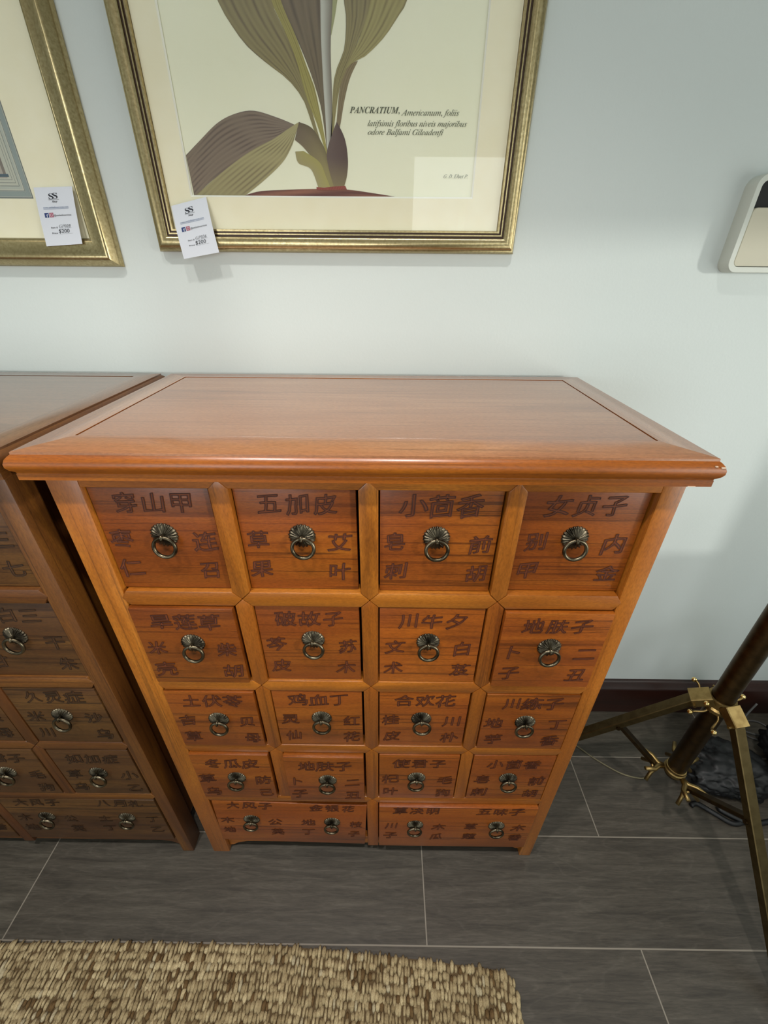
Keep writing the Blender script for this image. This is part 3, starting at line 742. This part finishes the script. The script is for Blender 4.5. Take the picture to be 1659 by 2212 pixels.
jx0, jx1, jz0, jz1 = GX0+.054, GX1-.054, GZ0+.054, GZ1-.054
sheet('mat_board', jx0, jx1, jz0, jz1, .0090, .003, M['mat'], pic2)
sheet('picture_glass', jx0, jx1, jz0, jz1, .0115, .0006, M['glass'], pic2)
ink = Ink(.0092)
ax1, az0 = -.7365, 1.7165; ax0, az1 = -1.22, 2.58
def ringq(o0, o1, c, l):
    a0, a1, c0, c1 = ax0+o0, ax1-o0, az0+o0, az1-o0; b0, b1, d0, d1 = ax0+o1, ax1-o1, az0+o1, az1-o1
    ink.quad(a0, b0, c0, c1, c, l); ink.quad(b1, a1, c0, c1, c, l); ink.quad(b0, b1, c0, d0, c, l); ink.quad(b0, b1, d1, c1, c, l)
ink.quad(ax0, ax1, az0, az1, (196, 198, 182), 0)
for o0, o1, c in ((0, .002, (118, 126, 124)), (.003, .012, (150, 162, 158)), (.0125, .0135, (112, 122, 122)), (.016, .020, (184, 190, 178)), (.0205, .0215, (120, 128, 124)), (.026, .0268, (132, 138, 132)), (.031, .0318, (126, 130, 124))):
    ringq(o0, o1, c, .0001)
ink.quad(ax0+.04, ax1-.04, az0+.034, az1-.04, (178, 170, 158), .0001)
ink.quad(ax0+.05, ax1-.036, az0+.036, az0+.041, (84, 102, 112), .0002)
ink.quad(ax1-.046, ax1-.040, az0+.041, az1-.05, (134, 126, 116), .0002)
ink.build('printed_border', pic2)

# ------------------------------------------------------------------ price tags
def price_tag(tl, tr, br, bl, label, item, price, sag, bend):
    """corners as (x, z, distance from wall)"""
    c = (Vector((tl[0], 0, tl[1]))+Vector((tr[0], 0, tr[1]))+Vector((br[0], 0, br[1]))+Vector((bl[0], 0, bl[1])))/4
    root = thing('price_tag', (c.x, WY-.02, c.z), label, 'price tag', 'paper price tags on the picture frames')
    def pos(u, v, lift=0.):      # u,v 0..1 from top left
        a = [tl[i]+(tr[i]-tl[i])*u for i in range(3)]; b = [bl[i]+(br[i]-bl[i])*u for i in range(3)]
        p = [a[i]+(b[i]-a[i])*v for i in range(3)]
        d = p[2]+bend*math.sin(PI*v)+sag*(u-.5)**2*4+lift
        return (p[0], WY-d, p[1])
    V, F = [], []; nu, nv = 8, 12
    for s in (0, 1):
        for j in range(nv+1):
            for i in range(nu+1): V.append(pos(i/nu, j/nv, -.0004*s))
    k = (nu+1)*(nv+1)
    for s in (0, 1):
        for j in range(nv):
            for i in range(nu):
                q = s*k+j*(nu+1)+i; f = (q, q+1, q+nu+2, q+nu+1); F.append(f[::-1] if s else f)
    edge = [i for i in range(nu+1)]+[j*(nu+1)+nu for j in range(1, nv+1)]+[nv*(nu+1)+i for i in range(nu-1, -1, -1)]+[j*(nu+1) for j in range(nv-1, 0, -1)]
    for a, b in zip(edge, edge[1:]+edge[:1]): F.append((a, b, b+k, a+k))
    raw('tag_card', V, F, M['paper'], root, smooth=False)
    W, H = 2.0, 3.5
    def T(items, mat, name):
        V, F = [], []
        for s, x, y, width, h, sl in items:      # x,y in 'inches' from top left; y is the baseline
            vs, fs, a, b, cc, dd = glyph(s); kk = h/.70; kx = width/(b-a) if width else kk
            n = len(V)
            for vx, vy, vz in vs: V.append(pos((x+(vx-a)*kx+sl*vy*kk)/W, (y-vy*kk)/H, .0007))
            F += [tuple(i+n for i in f) for f in fs]
        return raw(name, V, F, mat, root)
    def R(rects, mat, name):
        V, F = [], []
        for x0, y0, x1, y1 in rects:
            n = len(V); V += [pos(x0/W, y0/H, .0005), pos(x1/W, y0/H, .0005), pos(x1/W, y1/H, .0005), pos(x0/W, y1/H, .0005)]; F.append((n, n+1, n+2, n+3))
        return raw(name, V, F, mat, root)
    T([('\U0001D412', .70, .70, .25, .33, 0), ('\U0001D412', .92, .67, .25, .33, 0), (sc('Shop', 'bi'), .82, .90, .28, .11, .2), ('settled in services', .66, .755, .56, .05, 0),
       ('@settledinservices', .80, 1.72, .92, .11, 0), ('Item #', .30+.2, 2.44, .36, .10, 0), ('Price', .50, 2.78, .30, .10, 0)], M['tag_black'], 'tag_print')
    T([('www.settledinservices.com', .30, 1.24, 1.34, .11, 0)], M['tag_blue'], 'tag_web_address')
    R([(.30, 1.275, 1.64, 1.29)], M['tag_blue'], 'tag_underline')
    R([(.30, 1.50, .52, 1.78)], M['tag_icon'], 'tag_icon_square')
    R([(.56, 1.50, .77, 1.77)], M['tag_pink'], 'tag_icon_camera')
    T([('f', .39, 1.77, .10, .20, 0)], M['paper'], 'tag_icon_letter')
    R([(.61, 1.56, .72, 1.575), (.61, 1.70, .72, 1.715), (.61, 1.56, .625, 1.71), (.705, 1.56, .72, 1.71)], M['paper'], 'tag_icon_outline')
    T([(price, .86, 2.74, .58, .23, .12)], M['tag_pen'], 'tag_handwriting')
    T([(item, .92, 2.42, .62, .19, .22)], M['tag_pencil'], 'tag_handwriting')
    R([(.92, 2.45, 1.60, 2.457), (.86, 2.80, 1.60, 2.807)], M['tag_pen'], 'tag_lines')
    return root
price_tag((-.442, 1.705, .0155), (-.364, 1.721, .0155), (-.3485, 1.621, .036), (-.429, 1.608, .036), 'white price tag reading 200 dollars, on the lower left corner of the plant picture', sc('GP036'), sc('$200'), -.0002, .0035)
price_tag((-.727, 1.735, .0121), (-.643, 1.737, .0150), (-.6500, 1.635, .0275), (-.733, 1.630, .0245), 'white price tag on the glass of the left picture with the ruled border', sc('GP028'), sc('$200'), .0, .0012)

# ------------------------------------------------------------------ wall device at the right
dev = thing('wall_dispenser', (.865, WY, 1.59), 'white rounded wall unit with dark slot and beige panel at the right edge', 'wall unit')
def rrect(x0, x1, z0, z1, r, n=8):
    P = []
    for cx, cz, a0 in ((x1-r, z1-r, 0), (x0+r, z1-r, PI/2), (x0+r, z0+r, PI), (x1-r, z0+r, 1.5*PI)):
        for k in range(n+1): t = a0+PI/2*k/n; P.append((cx+r*math.cos(t), cz+r*math.sin(t)))
    return P
def loft(loops, mat, name, root, caps=(True, True), smooth=math.radians(35)):
    b = bmesh.new(); rings = [[b.verts.new((x, y, z)) for x, z in P] for P, y in loops]; n = len(rings[0])
    for A, B in zip(rings, rings[1:]):
        for k in range(n): b.faces.new((A[k], A[(k+1) % n], B[(k+1) % n], B[k]))
    if caps[0]: b.faces.new(rings[0][::-1])
    if caps[1]: b.faces.new(rings[-1])
    bmesh.ops.recalc_face_normals(b, faces=b.faces[:]); m = MB(); m.merge(b); return m.build(name, mat, root, smooth=smooth)
a0, a1, b0, b1 = .773, .960, 1.590, 1.765
d = .034
loft([(rrect(a0, a1, b0, b1, .022), WY), (rrect(a0, a1, b0, b1, .022), WY-d+.002), (rrect(a0+.001, a1-.001, b0+.001, b1-.001, .021), WY-d),
      (rrect(a0+.011, a1-.011, b0+.011, b1-.011, .013), WY-d), (rrect(a0+.012, a1-.012, b0+.012, b1-.012, .012), WY-d+.014)], M['white'], 'housing', dev)
m = MB(); m.prism(rrect(a0+.012, a1-.012, b0+.10, b1-.012, .012), WY-d+.012, WY-d+.0135, 'y'); m.build('dark_slot', M['black'], dev)
loft([(rrect(a0+.0128, a1-.0128, b0+.0128, b0+.118, .009), WY-d+.012), (rrect(a0+.0128, a1-.0128, b0+.0128, b0+.118, .009), WY-d+.002),
      (rrect(a0+.0136, a1-.0136, b0+.0136, b0+.117, .0085), WY-d+.001)], M['panel'], 'front_panel', dev)

BALLS = [(.881, .144, .53), (.903, .136, .578), (.907, .084, .53), (.968, .106, .538), (1.035, .171, .56), (.934, .226, .56)]
def spline(ctl, n=8):
    P = []
    for i in range(len(ctl)-1):
        for k in range(n):
            t = k/n; p0, p1, p2, p3 = [ctl[max(0, min(len(ctl)-1, i+j))] for j in (-1, 0, 1, 2)]
            P.append(tuple(.5*(2*p1[q]+(-p0[q]+p2[q])*t+(2*p0[q]-5*p1[q]+4*p2[q]-p3[q])*t*t+(-p0[q]+3*p1[q]-3*p2[q]+p3[q])*t**3) for q in range(3)))
    P.append(ctl[-1]); return P
# ------------------------------------------------------------------ brass tripod stand
TX, TY = .954, .15
tri = thing('tripod_stand', (TX, TY, 0), 'antique brass tripod stand with thick bronze column right of the cabinet', 'stand')
m = MB()
m.lathe([(.018, .196), (.022, .20), (.0255, .206), (.0255, .535), (.020, .538), (.020, .585), (.0275, .588), (.0275, .60), (.0265, .606), (.0265, 1.03), (.031, 1.035), (.031, 1.055), (.022, 1.062), (.0, 1.064)], (TX, TY, 0), 28)
m.build('column', M['brass_dark'], tri, smooth=math.radians(40))
hub = MB(); hub.lathe([(.024, .540), (.034, .544), (.034, .554), (.028, .558), (.028, .578), (.033, .581), (.033, .586), (.024, .588)], (TX, TY, 0), 24)
hub.build('upper_hub', M['brass'], tri, smooth=math.radians(40))
lh = MB(); lh.lathe([(.022, .214), (.031, .217), (.031, .228), (.028, .231), (.028, .240), (.022, .242)], (TX, TY, 0), 24)
lh.build('lower_hub', M['brass'], tri, smooth=math.radians(40))
for ph in (160, -80, 40):
    a = math.radians(ph); u = Vector((math.cos(a), math.sin(a), 0)); s = Vector((-u.y, u.x, 0)); c = Vector((TX, TY, 0))
    T0 = c+u*.052+Vector((0, 0, .560)); F0 = c+u*.462+Vector((0, 0, .008))
    m = MB(); m.beam(T0, F0, .030, .022, .002, up=u+Vector((0, 0, .6)))
    lg = m.build('leg', M['brass_leg'], tri)
    m = MB(); dd = (F0-T0).normalized(); m.beam(F0-dd*.02, F0+dd*.001, .036, .028, .004, up=u+Vector((0, 0, .6))); m.build('foot_cap', M['black'], lg)
    # folded bracket over the head of the leg
    m = MB(); A = c+u*.029+Vector((0, 0, .589)); B = c+u*.073+Vector((0, 0, .562)); n = (B-A).normalized(); upv = s.cross(n)
    if upv.z < 0: upv = -upv
    m.beam(A, B, .042, .004, .001, up=upv)
    for sg in (-1, 1): m.beam(A+s*sg*.020-upv*.012, B+s*sg*.020-upv*.012, .004, .026, .001, up=upv)
    m.tube([c+u*.062+s*.030+Vector((0, 0, .552)), c+u*.062-s*.030+Vector((0, 0, .552))], .004, 10)
    m.build('leg_bracket', M['brass'], tri)
    # spreader bar from the lower hub to the leg
    P = T0.lerp(F0, .36); Q = c+u*.062+Vector((0, 0, .225))
    m = MB(); m.beam(Q, P-u*.006-Vector((0, 0, .008)), .022, .012, .001, up=s.cross(P-Q)); m.tube([P+s*.02-Vector((0, 0, .008)), P-s*.02-Vector((0, 0, .008))], .006, 10)
    m.build('spreader_bar', M['brass_dark'], tri)
    # forked yoke on the lower hub
    m = MB()
    for sg in (-1, 1):
        m.tube([c+u*.034+Vector((0, 0, .223)), c+u*.048+s*sg*.006+Vector((0, 0, .223)), c+u*.062+s*sg*.024+Vector((0, 0, .226)), c+u*.090+s*sg*.034+Vector((0, 0, .230))], .006, 8, radii=[.009, .008, .0075, .006])
        m.tube([c+u*.048+s*sg*.006+Vector((0, 0, .222)), c+u*.064+s*sg*.020+Vector((0, 0, .198)), c+u*.074+s*sg*.036+Vector((0, 0, .176))], .006, 8)
    m.tube([c+u*.066+s*.026+Vector((0, 0, .225)), c+u*.066-s*.026+Vector((0, 0, .225))], .0045, 8)
    m.build('yoke', M['brass'], tri, smooth=True)
for bx, by, bz in BALLS:
    e = Vector((bx, by, bz)); c = Vector((TX, TY, .548)); d_ = (e-c); d_.z = 0; L = d_.length; d_.normalize(); s = Vector((-d_.y, d_.x, 0))
    pts = spline([c+d_*.024, c+d_*(L*.5)+s*.006-Vector((0, 0, .010)), e-d_*.014-s*.003-Vector((0, 0, .004)), e], 6)
    m = MB(); m.tube(pts, .003, 8); w = m.build('lever', M['brass'], tri, smooth=True)
    m = MB(); m.ball(e, .0072, 14); m.build('lever_ball', M['gold_ball'], w, smooth=True)

# ------------------------------------------------------------------ floor clutter by the stand
def bundle(name, cx, cy, rx, ry, h, seed, label, cat):
    from mathutils import noise
    b = bmesh.new(); bmesh.ops.create_icosphere(b, subdivisions=5, radius=1)
    for v in b.verts:
        p = v.co.copy(); q = p*1.6+Vector((seed, seed*2, 0))
        k = 1+.28*noise.noise(q)+.16*(1-2*abs(noise.noise(q*2.4)))+.07*(1-2*abs(noise.noise(q*5.5)))
        z = max(0, p.z*k*.5+.5)
        z = z*h*1.1; z = max(.001, z-.02*h)
        v.co = Vector((cx+p.x*k*rx, cy+p.y*k*ry, z))
    m = MB(); m.merge(b); o = m.build(name, M['cloth'], origin=(cx, cy, 0), smooth=True); tag(o, label, cat); return o
bundle('fabric_bag', 1.255, .245, .135, .088, .095, 3.1, 'crumpled black fabric bag on the floor behind the brass tripod column', 'bag')
bundle('fabric_bag', 1.53, .215, .105, .15, .17, 8.4, 'larger black fabric bag at the right photo edge beside the front tripod leg', 'bag')
m = MB(); pts = []
ctl = [(1.085, .145), (1.11, .150), (1.15, .120), (1.19, .092), (1.235, .100), (1.26, .118), (1.22, .128), (1.17, .135), (1.20, .11), (1.25, .09), (1.33, .10)]
for i in range(len(ctl)-1):
    for k in range(6):
        t = k/6; p0, p1, p2, p3 = [ctl[max(0, min(len(ctl)-1, i+j))] for j in (-1, 0, 1, 2)]
        pts.append(tuple(.5*(2*p1[q]+(-p0[q]+p2[q])*t+(2*p0[q]-5*p1[q]+4*p2[q]-p3[q])*t*t+(-p0[q]+3*p1[q]-3*p2[q]+p3[q])*t**3) for q in (0, 1)))
m.tube([(x, y, .0085+.006*(1 if 36 < i < 60 else 0)) for i, (x, y) in enumerate(pts)], .008, 8)
o = m.build('strap', M['cloth'], origin=(1.2, .11, 0), smooth=True); tag(o, 'black webbing strap looped on the floor in front of the smaller fabric bag', 'strap')
m = MB(); m.tube(spline([(.62, .44, .003), (.70, .40, .003), (.773, .35, .003), (.824, .301, .003), (.895, .251, .003), (.955, .234, .003), (.985, .238, .003), (1.0, .243, .004)]), .0026, 8)
o = m.build('thin_cord', M['cord'], origin=(.9, .26, 0), smooth=True); tag(o, 'thin olive cord lying on the floor from the cabinet to the tripod', 'cord')
m = MB(); m.tube(spline([(1.46, .43, .16), (1.44, .42, .08), (1.46, .40, .01), (1.52, .38, .004), (1.58, .42, .004), (1.55, .46, .004), (1.47, .455, .004), (1.44, .44, .006), (1.50, .40, .010), (1.62, .40, .004)]), .0035, 8)
o = m.build('power_cable', M['wire'], origin=(1.5, .42, 0), smooth=True); tag(o, 'grey cable coiled against the baseboard at the right photo edge', 'cable')

# ------------------------------------------------------------------ jute rug
def rug_edge(x):
    pts = [(-9, -.205), (-1.0, -.208), (-.635, -.205), (-.257, -.206), (.056, -.224), (.2, -.235), (.311, -.244), (.35, -.250), (.368, -.262)]
    for (a, b), (c, d) in zip(pts, pts[1:]):
        if x <= c: return b+(d-b)*(x-a)/(c-a)
    return -.262
def rug_right(y): return .366+(.013)*min(1, max(0, (-.25-y)/.09))+.004*math.sin(y*40)
rug = thing('woven_rug', (-.6, -.8, 0), 'chunky woven tan jute rug on the floor at the lower left', 'rug')
m = MB(); xs = [-1.75+i*(2.1)/60 for i in range(61)]
poly = [(x, rug_edge(x)-.004) for x in xs]+[(.364, -.268), (.372, -.34), (.376, -.6), (.376, -1.6), (-1.75, -1.6)]
m.prism(poly[::-1], .0005, .008, 'z'); m.build('rug_backing', flat('jute backing', (96, 77, 50), .95), rug)
V, F, C = [], [], []
DX, DY = .0092, .0182
ns, nl = 6, 5
from mathutils import noise as nz
def patch(x, y): return .35*nz.noise(Vector((x*9, y*14, 2.2)))
row = 0; yrow = 0.0
while yrow < .62:
    x = -1.74+(row % 2)*DX/2
    while x < .372:
        xx = x+R_.uniform(-.002, .002); yc = rug_edge(xx)-.012-yrow+R_.uniform(-.004, .004)
        if xx < rug_right(yc)-.004:
            L = DY*.66*R_.uniform(.65, 1.3); w = DX*.55*R_.uniform(.65, 1.3); h = .0045*R_.uniform(.6, 1.5)
            skew = R_.uniform(-.25, .25)+.12
            zb = .0066+R_.uniform(-.0012, .0012); t = min(1, max(0, R_.gauss(.5, .22)+patch(xx, yc))); base = mix3((152, 132, 98), (214, 195, 154), t)
            if R_.random() < .10: base = (116, 92, 62)
            if R_.random() < .03: base = (196, 182, 150)
            n0 = len(V)
            for i in range(nl+1):
                v = -1+2*i/nl; pr = math.sqrt(max(0, 1-(v*.96)**2)); zc = zb+.0042*(1-v*v)
                for k in range(ns):
                    a = 2*PI*k/ns
                    V.append((xx+w*pr*math.cos(a)+skew*v*L*.3, yc+v*L, max(.001, zc+h*.75*pr*math.sin(a))))
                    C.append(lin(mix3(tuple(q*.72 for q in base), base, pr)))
            for i in range(nl):
                for k in range(ns):
                    q = n0+i*ns; F.append((q+k, q+(k+1) % ns, q+ns+(k+1) % ns, q+ns+k))
            F.append(tuple(n0+k for k in range(ns))[::-1]); F.append(tuple(n0+nl*ns+k for k in range(ns)))
        x += DX*R_.uniform(.92, 1.08)
    yrow += DY*.92; row += 1
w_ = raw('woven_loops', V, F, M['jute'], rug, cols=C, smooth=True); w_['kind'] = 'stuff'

# ------------------------------------------------------------------ to metres
for me in bpy.data.meshes: me.transform(Matrix.Scale(S, 4))
for o in COL.objects: o.location = o.location*S

# ------------------------------------------------------------------ light
PW = (6, 20, 4.5)
SUN, SPOT = .68, 56
def area(name, loc, rot, sx, sy, power, col, spread=PI):
    l = bpy.data.lights.new(name, 'AREA'); l.shape = 'RECTANGLE'; l.size = sx*S; l.size_y = sy*S; l.energy = power; l.color = col; l.spread = spread
    o = bpy.data.objects.new(name, l); COL.objects.link(o); o.location = Vector(loc)*S; o.rotation_euler = rot; return o
y0, y1, z0, z1 = WR
area('window_daylight_right', (XR+.02, (y0+y1)/2, (z0+z1)/2), (0, PI/2, 0), z1-z0-.1, y1-y0-.1, PW[0], (.97, 1., .93))
for nm, (x0, x1, z0, z1), pw, c in (('window_daylight_front', WF, PW[1], (.95, .98, 1.)), ('high_window_daylight', WD, PW[2], (.95, 1., .97))):
    area(nm, ((x0+x1)/2, YF-.02, (z0+z1)/2), (PI/2, 0, 0), x1-x0-.1, z1-z0-.1, pw, c)
su = bpy.data.lights.new('low_daylight', 'SUN'); su.energy = SUN; su.angle = math.radians(3.4); su.color = (1., .99, .92)
so = bpy.data.objects.new('low_daylight', su); COL.objects.link(so); so.location = Vector((5, -4, 2))
so.rotation_euler = Vector((-.81, .587, -.025)).to_track_quat('-Z', 'Y').to_euler()
for x in (-.75, .12):  # added overhead fill, no known fitting; brightens the cabinet top, fronts and wall
    l = bpy.data.lights.new('added_fill_spot', 'SPOT'); l.energy = SPOT; l.spot_size = math.radians(78); l.spot_blend = .7; l.shadow_soft_size = .05; l.color = (1., .97, .93)
    o = bpy.data.objects.new('added_fill_spot', l); COL.objects.link(o); o.location = Vector((x, -.78, ZC-.02))*S; o.rotation_euler = (math.radians(7), 0, 0)
w = bpy.data.worlds.new('sky'); bpy.context.scene.world = w; w.use_nodes = True
bg = w.node_tree.nodes['Background']
sky = w.node_tree.nodes.new('ShaderNodeTexSky'); sky.sky_type = 'HOSEK_WILKIE'; sky.turbidity = 6; sky.sun_direction = (.2, .6, .75)
w.node_tree.links.new(sky.outputs[0], bg.inputs[0]); bg.inputs[1].default_value = .6

# ------------------------------------------------------------------ camera
f, p, yw, rl = 889.803, .532146, .004268, .008062
cp, sp = math.cos(p), math.sin(p)
Rz = Matrix.Rotation(yw, 3, 'Z'); right, up, fwd = Rz @ Vector((1, 0, 0)), Rz @ Vector((0, sp, cp)), Rz @ Vector((0, cp, -sp))
r2 = math.cos(rl)*right+math.sin(rl)*up; u2 = -math.sin(rl)*right+math.cos(rl)*up
cam = bpy.data.cameras.new('camera'); co = bpy.data.objects.new('camera', cam); COL.objects.link(co)
mt = Matrix((r2, u2, -fwd)).transposed().to_4x4(); mt.translation = Vector((.0226146, -.5738981, 1.591151))*S
co.matrix_world = mt
cam.sensor_fit = 'HORIZONTAL'; cam.sensor_width = 36; cam.lens = f/1659*36; cam.clip_start = .02
sc_ = bpy.context.scene; sc_.camera = co
sc_.view_settings.view_transform = 'Standard'; sc_.view_settings.look = 'None'; sc_.view_settings.gamma = 1
sc_.view_settings.use_curve_mapping = False; sc_.view_settings.exposure = 0.56
sc_.cycles.use_denoising = True
